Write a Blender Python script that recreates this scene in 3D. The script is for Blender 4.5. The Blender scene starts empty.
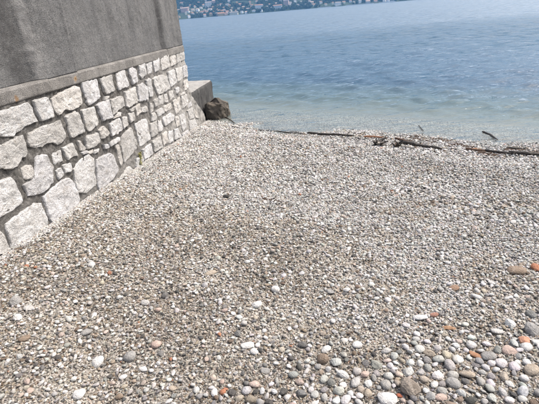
import bpy, bmesh, math, random
import numpy as np
from mathutils import Vector, Matrix

rng = np.random.default_rng(7)
random.seed(7)
sc = bpy.context.scene
COL = sc.collection

ORD = ['', 'second ', 'third ', 'fourth ', 'fifth ', 'sixth ', 'seventh ', 'eighth ', 'ninth ', 'tenth ', 'eleventh ', 'twelfth ']
def relate(items, marks, fmt):
    """items: (obj, px, py, kind); names each one by its place next to the nearest landmark, nearest first"""
    g = {}
    for (o, x, y, kind) in items:
        d = [(((x - a) ** 2 + (y - b) ** 2) ** .5, a, b, nm) for (a, b, nm) in marks]
        ds, a, b, nm = min(d); an = math.degrees(math.atan2(b - y, x - a)) % 360
        side = ['right of', 'above right of', 'above', 'above left of', 'left of', 'below left of', 'below', 'below right of'][int(((an + 22.5) % 360) // 45)]
        g.setdefault((kind, side, nm), []).append((ds, id(o), o))
    for (kind, side, nm), l in g.items():
        for k, (_, _, o) in enumerate(sorted(l, key=lambda t: t[:2])): o['label'] = fmt(ORD[min(k, 11)] + ('nearest ' if len(l) > 1 else ''), kind, side, nm)

# ------------------------------------------------------------------ camera
PX, PY, F = 269.5, 202.0, 415.0
ROLL = math.atan2(18, 217)
PITCH = math.atan2((202 - 11.4) * math.cos(ROLL), F)
H = 1.6
c_, s_ = math.cos(ROLL), math.sin(ROLL)
FWD = Vector((0, math.cos(PITCH), -math.sin(PITCH)))
R0 = Vector((1, 0, 0)); U0 = Vector((0, math.sin(PITCH), math.cos(PITCH)))
RT = R0 * c_ - U0 * s_; UP = R0 * s_ + U0 * c_
cam = bpy.data.cameras.new('camera'); camo = bpy.data.objects.new('camera', cam); COL.objects.link(camo)
M = Matrix((RT, UP, -FWD)).transposed().to_4x4(); M.translation = (0, 0, H)
camo.matrix_world = M
cam.sensor_width = 36; cam.lens = F / 539 * 36; cam.clip_start = .05; cam.clip_end = 9000
sc.camera = camo

# ------------------------------------------------------------------ sky, sun, exposure
SUN_EL, SUN_AZ = math.radians(56), math.radians(78)
w = bpy.data.worlds.new('World'); sc.world = w; w.use_nodes = True
wn = w.node_tree
sky = wn.nodes.new('ShaderNodeTexSky'); sky.sky_type = 'NISHITA'; sky.sun_disc = False
sky.sun_elevation = SUN_EL; sky.sun_rotation = SUN_AZ
sky.air_density = 1.2; sky.dust_density = 8.0; sky.ozone_density = 1.0
wn.links.new(sky.outputs[0], wn.nodes['Background'].inputs[0])
wn.nodes['Background'].inputs[1].default_value = .15
sun = bpy.data.lights.new('sun', 'SUN'); sun.energy = 2.0; sun.angle = math.radians(14); sun.color = (1, .965, .92)
so = bpy.data.objects.new('sun', sun); COL.objects.link(so)
sd = Vector((math.sin(SUN_AZ) * math.cos(SUN_EL), math.cos(SUN_AZ) * math.cos(SUN_EL), math.sin(SUN_EL)))
so.rotation_euler = sd.to_track_quat('Z', 'Y').to_euler(); so.location = (9, 2, 12)
sc.view_settings.view_transform = 'Standard'; sc.view_settings.look = 'None'
sc.view_settings.gamma = 1; sc.view_settings.exposure = .7

# ------------------------------------------------------------------ helpers
def ray(x, y):
    u, v = x - PX, y - PY
    a = u * c_ - v * s_; b = u * s_ + v * c_
    return np.array([a, F * math.cos(PITCH) - b * math.sin(PITCH), -(F * math.sin(PITCH) + b * math.cos(PITCH))])

def hsh(ix, iy, seed):
    n = (ix.astype(np.int64) * 374761393 + iy.astype(np.int64) * 668265263 + seed * 2147483647) & 0x7fffffff
    n = ((n ^ (n >> 13)) * 1274126177) & 0x7fffffff
    n = n ^ (n >> 16)
    return (n & 0xffffff) / float(0xffffff)

def vnoise(x, y, scale, seed=0):
    x = np.asarray(x, float) / scale; y = np.asarray(y, float) / scale
    ix = np.floor(x); iy = np.floor(y); fx = x - ix; fy = y - iy
    fx = fx * fx * (3 - 2 * fx); fy = fy * fy * (3 - 2 * fy)
    a = hsh(ix, iy, seed); b = hsh(ix + 1, iy, seed); c = hsh(ix, iy + 1, seed); d = hsh(ix + 1, iy + 1, seed)
    return (a * (1 - fx) + b * fx) * (1 - fy) + (c * (1 - fx) + d * fx) * fy - .5

def sstep(x):
    x = np.clip(x, 0, 1); return x * x * (3 - 2 * x)

WATER = -.35
SA = math.radians(37); QX, QY = math.sin(SA), math.cos(SA)
def ground(x, y):
    x = np.asarray(x, float); y = np.asarray(y, float)
    q = x * QX + y * QY
    z = -.07 * (q - 1.01)
    z = z - .13 * np.clip(q - 7.6, 0, 30) - .02 * np.clip(q - 12, 0, None)
    z = np.maximum(z, -9 - q * .002)
    amp = sstep((9 - q) / 3) * sstep((q + 8) / 3)
    z = z + amp * (.035 * vnoise(x, y, .75, 3) + .022 * vnoise(x, y, .3, 4) + .012 * vnoise(x, y, .13, 5))
    z = z + (.04 * sstep((x - .3) / 2.2) - .014) * sstep((q - 4.2) / 1.2) * sstep((9 - q) / 2)
    # low berm of stones left by the waves
    z = z + .03 * np.exp(-((q - 5.2 - .3 * vnoise(x, y, 1.2, 8)) / .28) ** 2)
    return z

def hit(px, py):
    r = ray(px, py); t = H / -r[2]
    for _ in range(12):
        p = np.array([0, 0, H]) + r * t
        t = (H - float(ground(p[0], p[1]))) / -r[2]
    return np.array([0, 0, H]) + r * t

def at_z(px, py, z):
    r = ray(px, py); t = (H - z) / -r[2]
    return np.array([0, 0, H]) + r * t

WAZ = math.radians(10.317); WN = np.array([math.cos(WAZ), -math.sin(WAZ), 0.]); WD = np.array([math.sin(WAZ), math.cos(WAZ), 0.]); WK = -2.664
def wall_sz(px, py):
    r = ray(px, py); t = WK / (WN @ r); p = np.array([0, 0, H]) + r * t
    return float(p @ WD), float(p[2])
def wall_pt(s, z, d=0.):
    s = np.asarray(s, float)[..., None]; z = np.asarray(z, float)[..., None]; d = np.asarray(d, float)
    d = d[..., None] if d.ndim else d
    return WD * s + WN * (WK + d) + np.array([0, 0, 1.]) * z

def newobj(name, data, parent=None, label=None, cat=None, group=None, kind=None):
    o = bpy.data.objects.new(name, data); COL.objects.link(o)
    if parent: o.parent = parent
    if label: o['label'] = label
    if cat: o['category'] = cat
    if group: o['group'] = group
    if kind: o['kind'] = kind
    return o

def mesh(name, verts, faces, mat=None, smooth=False):
    me = bpy.data.meshes.new(name); me.from_pydata([tuple(map(float, v)) for v in verts], [], faces)
    if mat: me.materials.append(mat)
    if smooth: me.polygons.foreach_set('use_smooth', [True] * len(me.polygons))
    me.update(); return me

def grid_mesh(name, P, mat=None, smooth=True):
    """P: (n, m, 3) array"""
    n, m = P.shape[:2]
    idx = np.arange(n * m).reshape(n, m)
    f = np.stack([idx[:-1, :-1], idx[1:, :-1], idx[1:, 1:], idx[:-1, 1:]], -1).reshape(-1, 4)
    me = bpy.data.meshes.new(name)
    me.vertices.add(n * m); me.vertices.foreach_set('co', P.reshape(-1).astype(np.float32))
    me.loops.add(f.size); me.loops.foreach_set('vertex_index', f.reshape(-1).astype(np.int32))
    me.polygons.add(len(f)); me.polygons.foreach_set('loop_start', (np.arange(len(f)) * 4).astype(np.int32))
    me.polygons.foreach_set('use_smooth', np.full(len(f), smooth))
    if mat: me.materials.append(mat)
    me.update(); me.validate(); return me

class NT:
    def __init__(s, name):
        s.m = bpy.data.materials.new(name); s.m.use_nodes = True; s.t = s.m.node_tree
        s.t.nodes.clear(); s.out = s.t.nodes.new('ShaderNodeOutputMaterial')
    def n(s, typ, ins=None, **kw):
        nd = s.t.nodes.new('ShaderNode' + typ)
        for k, v in kw.items(): setattr(nd, k, v)
        for k, v in (ins or {}).items():
            sk = nd.inputs[k]
            if isinstance(v, bpy.types.NodeSocket): s.t.links.new(v, sk)
            elif isinstance(v, bpy.types.Node): s.t.links.new(v.outputs[0], sk)
            else: sk.default_value = v
        return nd
    def noise(s, vec, scale, detail=4, rough=.55): return s.n('TexNoise', {'Vector': vec, 'Scale': scale, 'Detail': detail, 'Roughness': rough}).outputs['Fac']
    def ramp(s, fac, stops):
        r = s.n('ValToRGB', {'Fac': fac}); e = r.color_ramp.elements
        while len(e) < len(stops): e.new(.5)
        for el, (p, c) in zip(e, stops):
            el.position = p; el.color = (*c, 1) if len(c) == 3 else c
        return r.outputs[0]
    def mix(s, fac, a, b, blend='MIX'):
        nd = s.n('MixRGB', {'Fac': fac, 'Color1': a, 'Color2': b}, blend_type=blend); return nd.outputs[0]
    def math(s, op, a, b=0.):
        return s.n('Math', {0: a, 1: b}, operation=op).outputs[0]
    def bump(s, h, strength, dist, normal=None):
        ins = {'Height': h, 'Strength': strength, 'Distance': dist}
        if normal is not None: ins['Normal'] = normal
        return s.n('Bump', ins).outputs[0]
    def principled(s, **ins):
        p = s.n('BsdfPrincipled', {k.replace('_', ' '): v for k, v in ins.items()})
        s.t.links.new(p.outputs[0], s.out.inputs[0]); return p
def C4(r, g, b): return (r, g, b, 1)

# ------------------------------------------------------------------ materials
def m_pebble(source):
    t = NT('pebble_' + source.lower())
    if source == 'INSTANCER':
        col = t.n('Attribute', attribute_name='col', attribute_type='INSTANCER').outputs['Color']
    else:
        col = t.n('ObjectInfo').outputs['Color']
    tc = t.n('TexCoord').outputs['Object']
    oi = t.n('ObjectInfo').outputs['Random']
    vec = t.n('VectorMath', {0: tc, 1: t.n('CombineXYZ', {0: t.math('MULTIPLY', oi, 37.), 1: t.math('MULTIPLY', oi, 91.)}).outputs[0]}, operation='ADD').outputs[0]
    mott = t.noise(vec, 1.4 if source == 'INSTANCER' else 1.7, 5, .65)
    col = t.mix(1, col, t.ramp(mott, [(.25, (.62, .6, .58)), (.5, (1, 1, 1)), (.8, (1.15, 1.14, 1.12))]), 'MULTIPLY')
    if source != 'INSTANCER':
        sp = t.noise(vec, 9, 3, .6)
        col = t.mix(1, col, t.ramp(sp, [(.3, (.68, .66, .64)), (.45, (1, 1, 1))]), 'MULTIPLY')
        # pale mineral veins
        wv = t.n('TexWave', {'Vector': vec, 'Scale': .7, 'Distortion': 9., 'Detail': 3.}).outputs['Fac']
        col = t.mix(t.math('MULTIPLY', t.ramp(wv, [(.95, (0, 0, 0)), (1., (1, 1, 1))]), .12), col, C4(.62, .6, .56))
    nb = t.bump(t.noise(vec, 6, 4, .7), .5, .12)
    t.principled(Base_Color=col, Roughness=.78, Normal=nb, **{'Specular IOR Level': .3})
    return t.m
M_PEB_I = m_pebble('INSTANCER'); M_PEB_O = m_pebble('OBJECT')

def m_sand():
    t = NT('grit'); p = t.n('NewGeometry').outputs['Position']
    v = t.n('TexVoronoi', {'Vector': p, 'Scale': 95.}); v2 = t.n('TexVoronoi', {'Vector': p, 'Scale': 48.})
    c = t.ramp(v.outputs['Color'], [(.0, (.07, .06, .05)), (.35, (.17, .15, .13)), (.6, (.3, .28, .25)), (.85, (.5, .48, .45))])
    big = t.ramp(v2.outputs['Color'], [(.0, (.12, .11, .095)), (.4, (.3, .28, .26)), (.75, (.5, .49, .46))])
    sx = t.n('SeparateXYZ', {0: p})
    # below the waterline the bed is cobbled with paler stones
    uw = t.n('MapRange', {0: sx.outputs[2], 1: WATER - .02, 2: WATER - .08, 3: 0., 4: 1.}).outputs[0]
    c = t.mix(uw, c, big)
    c = t.mix(1, c, t.ramp(t.noise(p, 2.3, 4), [(.3, (.72, .68, .62)), (.65, (1, 1, 1))]), 'MULTIPLY')
    h = t.math('ADD', v.outputs['Distance'], t.noise(p, 150, 3))
    t.principled(Base_Color=c, Roughness=.9, Normal=t.bump(h, .8, .006))
    return t.m
M_SAND = m_sand()

def m_stone():
    t = NT('wall_limestone'); p = t.n('NewGeometry').outputs['Position']; oi = t.n('ObjectInfo')
    vec = t.n('VectorMath', {0: p, 1: t.n('CombineXYZ', {0: t.math('MULTIPLY', oi.outputs['Random'], 19.)}).outputs[0]}, operation='ADD').outputs[0]
    a = t.noise(vec, 7, 5, .65)
    c = t.ramp(a, [(.2, (.42, .415, .405)), (.42, (.6, .6, .595)), (.6, (.73, .735, .74)), (.8, (.8, .805, .81))])
    c = t.mix(1, c, oi.outputs['Color'], 'MULTIPLY')
    g = t.noise(vec, 160, 3, .7)
    c = t.mix(1, c, t.ramp(g, [(.32, (.38, .37, .36)), (.47, (.9, .9, .9)), (.62, (1.12, 1.12, 1.12))]), 'MULTIPLY')
    # lichen and lime stains
    st = t.ramp(t.noise(vec, 15, 4, .6), [(.56, (0, 0, 0)), (.7, (1, 1, 1))])
    c = t.mix(t.math('MULTIPLY', st, .35), c, C4(.34, .29, .23))
    cr = t.n('TexVoronoi', {'Vector': t.mix(.12, vec, t.n('TexNoise', {'Vector': vec, 'Scale': 14.}).outputs['Color']), 'Scale': 13.}, feature='DISTANCE_TO_EDGE').outputs['Distance']
    c = t.mix(1, c, t.ramp(cr, [(.0, (.62, .6, .58)), (.025, (1, 1, 1))]), 'MULTIPLY')
    h = t.math('ADD', t.math('MULTIPLY', t.noise(vec, 22, 5, .7), 1.6), t.math('MULTIPLY', t.noise(vec, 120, 3, .7), .5))
    t.principled(Base_Color=c, Roughness=.85, Normal=t.bump(h, 1., .024), **{'Specular IOR Level': .25})
    return t.m
M_STONE = m_stone()

def m_mortar():
    t = NT('mortar'); p = t.n('NewGeometry').outputs['Position']
    c = t.ramp(t.noise(p, 26, 5, .7), [(.25, (.03, .028, .026)), (.42, (.09, .086, .08)), (.58, (.18, .174, .164)), (.72, (.38, .37, .35))])
    # the lakeward end was repointed with pale cement
    sx = t.n('SeparateXYZ', {0: p})
    k = t.math('ADD', t.n('MapRange', {0: sx.outputs[1], 1: 5.3, 2: 7.6, 3: 0., 4: 1.}).outputs[0], t.math('MULTIPLY', t.n('MapRange', {0: sx.outputs[2], 1: .35, 2: -.15, 3: 0., 4: 1.}).outputs[0], .55))
    k = t.math('MULTIPLY', k, t.ramp(t.noise(p, 6, 4), [(.35, (.25,) * 3), (.6, (1,) * 3)]))
    k = t.math('MINIMUM', k, .85)
    c = t.mix(k, c, t.ramp(t.noise(p, 60, 3), [(.3, (.38, .37, .35)), (.7, (.56, .55, .53))]))
    h = t.math('ADD', t.noise(p, 40, 5, .75), t.math('MULTIPLY', t.noise(p, 160, 2), .5))
    t.principled(Base_Color=c, Roughness=.95, Normal=t.bump(h, 1., .02))
    return t.m
M_MORTAR = m_mortar()

RUST = [wall_pt(*wall_sz(73.6, 79), .03), wall_pt(*wall_sz(14, 97.5), .03), wall_pt(*wall_sz(15, 101), .03)]
def m_concrete(name, lo, mid, hi, stains=True, rust=False, pits=1.):
    t = NT(name); p = t.n('NewGeometry').outputs['Position']
    c = t.ramp(t.noise(p, 3.2, 6, .6), [(.25, lo), (.5, mid), (.75, hi)])
    g = t.noise(p, 130, 4, .75)
    c = t.mix(1, c, t.ramp(g, [(.33, (.35, .35, .35)), (.5, (1, 1, 1)), (.68, (1.8, 1.8, 1.78))]), 'MULTIPLY')
    if stains:   # water runs: noise stretched along z
        mp = t.n('Mapping', {'Vector': p, 'Scale': (9., 9., .5)}).outputs[0]
        s = t.noise(mp, 1, 4, .6)
        c = t.mix(1, c, t.ramp(s, [(.3, (.74, .74, .75)), (.5, (1, 1, 1)), (.7, (1.08, 1.08, 1.07))]), 'MULTIPLY')
        c = t.mix(t.math('MULTIPLY', t.ramp(t.noise(mp, 2.1, 4, .6), [(.6, (0, 0, 0)), (.75, (1, 1, 1))]), .3), c, C4(.3, .29, .27))
    if name == 'roughcast_concrete':  # panel shade and lit rib edge painted as bands, among other streaks
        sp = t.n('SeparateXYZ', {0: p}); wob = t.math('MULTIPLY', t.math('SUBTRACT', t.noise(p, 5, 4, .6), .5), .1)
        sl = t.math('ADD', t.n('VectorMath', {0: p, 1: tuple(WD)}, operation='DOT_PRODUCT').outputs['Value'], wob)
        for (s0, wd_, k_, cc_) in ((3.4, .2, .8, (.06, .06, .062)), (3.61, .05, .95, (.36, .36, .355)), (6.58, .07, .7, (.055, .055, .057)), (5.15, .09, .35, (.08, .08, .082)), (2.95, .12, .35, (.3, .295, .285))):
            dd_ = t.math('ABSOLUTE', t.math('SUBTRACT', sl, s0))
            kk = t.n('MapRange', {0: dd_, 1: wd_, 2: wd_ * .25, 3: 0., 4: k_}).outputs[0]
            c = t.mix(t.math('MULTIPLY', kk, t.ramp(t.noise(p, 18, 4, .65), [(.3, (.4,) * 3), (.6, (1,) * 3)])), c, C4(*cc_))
    if rust:
        wob = t.n('VectorMath', {0: p, 1: t.n('VectorMath', {0: t.n('TexNoise', {'Vector': p, 'Scale': 60.}).outputs['Color'], 'Scale': .03}, operation='SCALE').outputs[0]}, operation='ADD').outputs[0]
        for i, q in enumerate(RUST):
            d = t.n('VectorMath', {0: wob, 1: tuple(q + .015)}, operation='DISTANCE').outputs['Value']
            r1 = .034 if i == 0 else .03
            k = t.n('MapRange', {0: d, 1: r1, 2: r1 * .5, 3: 0., 4: .75}).outputs[0]
            c = t.mix(k, c, C4(.42, .27, .13) if i == 0 else C4(.3, .19, .1))
            if i < 2:
                k2 = t.n('MapRange', {0: d, 1: .012, 2: .007, 3: 0., 4: 1.}).outputs[0]
                c = t.mix(k2, c, C4(.03, .02, .015))
    pit = t.n('TexVoronoi', {'Vector': p, 'Scale': 140.}).outputs['Distance']
    h = t.math('ADD', t.math('MULTIPLY', t.noise(p, 80, 5, .75), 1.4), t.math('MULTIPLY', pit, .7 * pits))
    t.principled(Base_Color=c, Roughness=.92, Normal=t.bump(h, .9, .009), **{'Specular IOR Level': .2})
    return t.m
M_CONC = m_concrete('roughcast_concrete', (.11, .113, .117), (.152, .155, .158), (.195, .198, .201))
M_BAND = m_concrete('band_concrete', (.14, .136, .13), (.21, .204, .195), (.3, .294, .284), rust=True, pits=.6)
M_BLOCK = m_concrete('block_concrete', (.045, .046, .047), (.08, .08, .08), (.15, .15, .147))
M_TOP = m_concrete('lit_top_concrete', (.26, .25, .235), (.36, .35, .33), (.45, .44, .42))  # block top coloured paler to paint in the light falling on it
M_ROCK = m_concrete('wet_rock', (.03, .028, .025), (.085, .076, .066), (.18, .155, .125), stains=False, pits=.2)

def m_wood(name, dark, light, rough=.8):
    t = NT(name); tc = t.n('TexCoord').outputs['Object']; oi = t.n('ObjectInfo').outputs['Random']
    p = t.n('NewGeometry').outputs['Position']
    a = t.noise(p, 35, 5, .7)
    c = t.ramp(a, [(.3, dark), (.55, tuple((x + y) / 2 for x, y in zip(dark, light))), (.75, light)])
    t.principled(Base_Color=c, Roughness=rough, Normal=t.bump(t.noise(p, 120, 4, .7), .8, .004))
    return t.m
M_WOOD_D = m_wood('wet_dark_wood', (.012, .01, .008), (.07, .055, .042), .55)
M_WOOD_B = m_wood('brown_wood', (.045, .024, .015), (.19, .115, .075))
M_WOOD_M = m_wood('mottled_driftwood', (.02, .016, .013), (.5, .46, .4))
M_WOOD_L = m_wood('litter_bark', (.025, .015, .01), (.14, .085, .055))
M_WOOD_O = m_wood('reddish_wood', (.2, .085, .04), (.42, .22, .12))
M_WOOD_G = m_wood('grey_wood', (.12, .105, .09), (.42, .39, .35))

# ------------------------------------------------------------------ beach and lake bed: one sheet
def axis(lo, a, b, hi, d, g):
    x = list(np.arange(a, b, d)); st = d; v = a; left = []
    while v > lo: st *= g; v -= st; left.append(v)
    v = x[-1]; st = d
    while v < hi: st *= g; v += st; x.append(v)
    return np.array(left[::-1] + x)
ax = axis(-2500, -3.2, 6.5, 2500, .045, 1.12); ay = axis(-40, .3, 9.0, 2700, .045, 1.12)
X, Y = np.meshgrid(ax, ay, indexing='ij')
beach = newobj('beach', grid_mesh('beach', np.stack([X, Y, ground(X, Y)], -1), M_SAND), kind='structure')
beach['label'] = 'pale grey pebble beach sloping down to the lake'

# ------------------------------------------------------------------ the sea wall
S0, S1 = -1.5, 7.42
wall = newobj('seawall', None, label='rubble stone seawall with rough grey concrete upper part, left of the beach', cat='wall')
wall.location = tuple(wall_pt(3.5, -.05))
WOFF = np.array(wall.location)
def to_wall(P): return P - WOFF

def slab(name, s, z, depth, back, mat, parent=wall):
    """front sheet (s, z, depth) closed with skirts running back into the wall"""
    Sg, Zg = np.meshgrid(s, z, indexing='ij')
    Dg = depth(Sg, Zg)
    P = wall_pt(Sg, Zg, Dg)
    pad = np.pad(P, ((1, 1), (1, 1), (0, 0)), mode='edge')
    bk = np.zeros(pad.shape[:2]); bk[0, :] = bk[-1, :] = 1; bk[:, 0] = bk[:, -1] = 1
    k = pad @ WN
    pad = pad + (bk * (back - k + WK))[..., None] * WN
    return newobj(name, grid_mesh(name, to_wall(pad), mat, smooth=True), parent)

# lower silhouette of the wall end: flared foot
def s_end(z):
    return np.interp(z, [-.6, -.15, .3, .45, 1.07], [8.28, 8.05, 7.53, 7.42, 7.42])
zz = np.linspace(-.75, 1.072, 92); ss = np.linspace(0, 1, 420)
Zg, Tg = np.meshgrid(zz, ss, indexing='xy')
Sg = S0 + Tg * (s_end(Zg) - S0)
Dg = .016 * vnoise(Sg, Zg, .09, 11) + .024 * vnoise(Sg, Zg, .032, 12) + .02 * vnoise(Sg, Zg, .4, 13)
P = wall_pt(Sg, Zg, Dg); P = np.pad(P, ((0, 1), (0, 0), (0, 0)), mode='edge'); P[-1] += WN * -.5
newobj('mortar_bed', grid_mesh('mortar_bed', to_wall(P), M_MORTAR), wall)

def sm(a, b, x): return sstep((x - a) / (b - a))
def d_upper(s, z):
    # recessed panels between pilasters
    wob = .02 * vnoise(z, z * 0 + 3, .25, 21) + .006 * vnoise(s, z, .06, 27)
    p1 = 1 - sm(3.53, 3.67, s + wob)            # left panel
    p2 = sm(4.12, 4.24, s + wob) * (1 - sm(6.56, 6.68, s + wob))
    d = .014 - .1 * p1 - .05 * p2
    d = d + .012 * vnoise(s, z, .35, 22) + .008 * vnoise(s, z, .09, 23) + .006 * vnoise(s, z, .03, 24) + .004 * vnoise(s, z, .014, 25)
    return d
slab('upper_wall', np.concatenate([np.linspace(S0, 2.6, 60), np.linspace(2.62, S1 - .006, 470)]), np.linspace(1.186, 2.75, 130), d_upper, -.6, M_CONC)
def d_band(s, z):
    d = .022 + .006 * vnoise(s, z, .2, 31) + .005 * vnoise(s, z, .05, 32) + .003 * vnoise(s, z, .02, 33)
    d = d - .018 * sm(1.17, 1.186, z) - .006 * (1 - sm(1.072, 1.08, z))
    d = d - .03 * np.exp(-((s - 6.665) / .008) ** 2) - .012 * np.exp(-((s - 5.06) / .006) ** 2)
    return d
slab('ledge_band', np.concatenate([np.linspace(S0, 2.6, 60), np.linspace(2.62, S1 + .006, 420)]), np.concatenate([np.linspace(1.072, 1.16, 10), np.linspace(1.166, 1.187, 7)]), d_band, -.6, M_BAND)

# stones traced in the plane of the wall
ST = """-16,116 0,111 15,106 28,102 31,108 35.5,121.5 22,127 14.5,135 7,137 -8,135
33,101 46.5,97 52,111 52,116.5 40,121.5 37.5,115
50,98 73,86.3 78.5,87 82,104 78,106.5 71,110 63,109.5 60,114.5 57,115 53,108
80.5,83 95.5,79 100,96 91,104 88,104 83,92
98.7,79 109.5,75 114,90.5 105,94.5
115,73.5 124,70 127.8,85.5 118,90
127.3,69 131.2,66.5 135,71 137,81.5 131.7,84
137.5,66 143.5,62.3 145.7,73 141.5,78.5 139,76
145.6,64 150.7,61 151.8,72.3 147.3,74
151.8,60.8 157.8,57.8 159,69 154,72.3
159.5,57.3 167.3,54.5 169,66.7 161.2,70.6
169.5,55 174.5,53.4 176.2,63.4 170.6,66.2
175.6,52.8 182.9,50.3 184.5,59 176.7,62.8
-14,150 0,145 22,135.5 26.5,150 26.5,153.5 20,159 19,163 11,169.5 5.5,169 -9,168
27.5,134 42,126 54,123 60,121 63,131 65.5,137.5 57,145 50,142 41,146.5 31,148 28,143
64.5,117.2 72.8,111.7 76.7,112.2 84,131.2 70,137.8
81.2,110 92.9,106.7 97.9,123.4 88.4,131.7 84.5,124
96.5,105 107,99.5 112,117.5 101.5,120.8
110,100 121.7,95.6 124.5,106.2 117.3,110 113.4,115.6
124.5,92.2 134,87.2 136.7,101.2 128.4,107.3 126,107
136.2,86 141.8,82.8 145.6,99 138.4,101.7
145,80 149.5,78.5 152.5,95 149.5,97.5
151.7,78.3 161.2,74.5 166.2,76.7 169.5,88.4 157.3,95
166.7,72.2 173.4,69.5 176.2,82.2 169.5,87.3
174.5,68.5 181,67 181.7,78.3 177.3,81.7
182,66 185.5,65 186.8,76.7 182.8,77.8
-15,186 0,180 11,177 16.5,188 20.5,196 20,203 9.5,212 -10,220
34,158 40,155 45.5,156 51,168 52,182 41,193 28,196 22,184 31,180 33.5,172
21,168.4 29.5,164.5 32.5,171.5 30.5,178.5 22.8,179
72.3,170 79,160 88.4,154.5 92.9,159 94,171 96,184.5 85.6,192.9 76.7,192.3 74.5,180
94.8,160 110,153 112,155 118,171 106,185 97.8,189
3.5,225 20,212.5 33,203 39.5,203.5 45.5,217 45,232 25,246 12,252 9,240
-14,233 0,231 4,240 9,249 -8,258
42.5,197 50,189 62,179.5 69.5,178 76,193 78,204 66,214 53,224 47,216
97.8,130 103.2,125.3 108.4,133.2 103,138.5 100.4,138.5
84,137.3 96.4,132.5 99,141.7 93.4,146.7 86.7,149
108.4,124 118.5,118 121.2,130 111,136
121.2,118 125.3,116.5 127.8,125 123,128.5
127.8,114 132.8,112.3 134,120 129.5,122.3
140.6,107.8 146.2,106.2 147.3,111.2 141.2,112.8
133.5,123.5 146,118.5 149.8,139 139.5,147
121.2,135.6 130.6,127.2 137.9,146.7 123.4,163.4 121,148
114.5,146 118,144.5 122.3,162 120.3,166.5
109,142 118.3,137 119,140.5 110,146.5
102.2,145 106.7,144 107.8,147.5 104,149.5
61,148 71.5,144 77,156 70,157 66,160
61.7,165.6 70,162.2 71,170.5 64.5,173.4
54.5,171 59,167.3 63.4,174.5 57.2,179.5
50,154 60,150 62,160 54,165
76.5,141 78.5,141.5 84.5,148.5 83,150.5 79,151
80,152.5 86,150.3 87,152.5 81.5,155
93,150.5 98.5,148.5 97.5,151.5 93.5,154
116,184 128,165.5 134,173 124,183
149.2,123.8 155.6,120.8 156.8,134.5 151,137.3
156.6,120.6 160.4,120.6 162,129.5 157.8,132.8
161.7,118.3 169.5,112.8 173.2,115.6 172.8,120 164,126.5
155,111.5 161.8,107.3 163.8,113 158,116.5
162.8,106.2 171.2,102.3 171.6,108.4 164.4,112
172.3,101.2 179,96.7 180,109 175.6,114.5
180.2,96.5 185.6,94 187.3,103.4 181.7,109
167.8,92.3 171.7,90 172.8,96.7 169.5,100.6
174.5,89 177.9,86.7 178.4,91.2 175.6,94
157.8,96.2 161.7,94.5 162.8,103.4 159,104.5
163,94.7 166.2,94 167.3,101.2 163.8,103
148.3,102.3 151.7,104.5 152.2,111 150,113
152.8,99.2 156.5,98 157.6,105 154,107
182.5,81.2 187.1,79.5 187.7,87.3 183.4,90.6
178.7,116 184,112 186.3,126 183,131 181,127
186.8,110.5 191.8,107.5 194,117.8 189,119
173.4,129.5 177.3,128.4 180.6,136.7 174.5,140
167.4,131.7 171.6,130.6 172.8,141 168.4,143.4
161,133.8 166,131.4 167.3,142.3 162.8,145.6
151.5,141 159.5,136.5 161.5,147 154,152.5
141.5,150 149.8,143.5 152.5,153.5 144,160
174.5,117.5 177.8,116 180,125 175.5,127
188.4,121 194.5,119.5 197,127 190,132
188.2,104 190.7,101.5 191.6,105 187.9,108
163.5,148 171.5,144.8 172.5,151 165,156
182,134 187.5,129.5 188.5,137 183,141
155,155 162.5,149.5 164,157 157,163
193,109 195.5,110.5 198.5,118.5 195.2,117.5
135,159 141.5,157 143,167 136,172
179.5,93.8 183.6,91.8 184.6,93.6 180,95.6
143.8,84 145,100 148,101 147,88
150.5,114 154,112.5 156,119 151.5,121.5
134.5,106 139,103.5 140.5,112 136,116
104,96.5 108,95.8 107,98.5 104,100
113.5,118.5 117.5,112.5 120.5,112.5 119.5,116
129,109.5 135,106 134,110 130,112
86,152.5 92,149.5 91.5,153 88,154
176,104.5 178,102.5 178.5,107 176.5,108
"""
SHC = [(1, 1, 1), (1.03, 1.03, 1.04), (.98, .98, 1.0), (1.0, .97, .93), (.93, .92, .9), (1.02, 1.02, 1.02), (.88, .87, .85), (1.0, .985, .96)]
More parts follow.
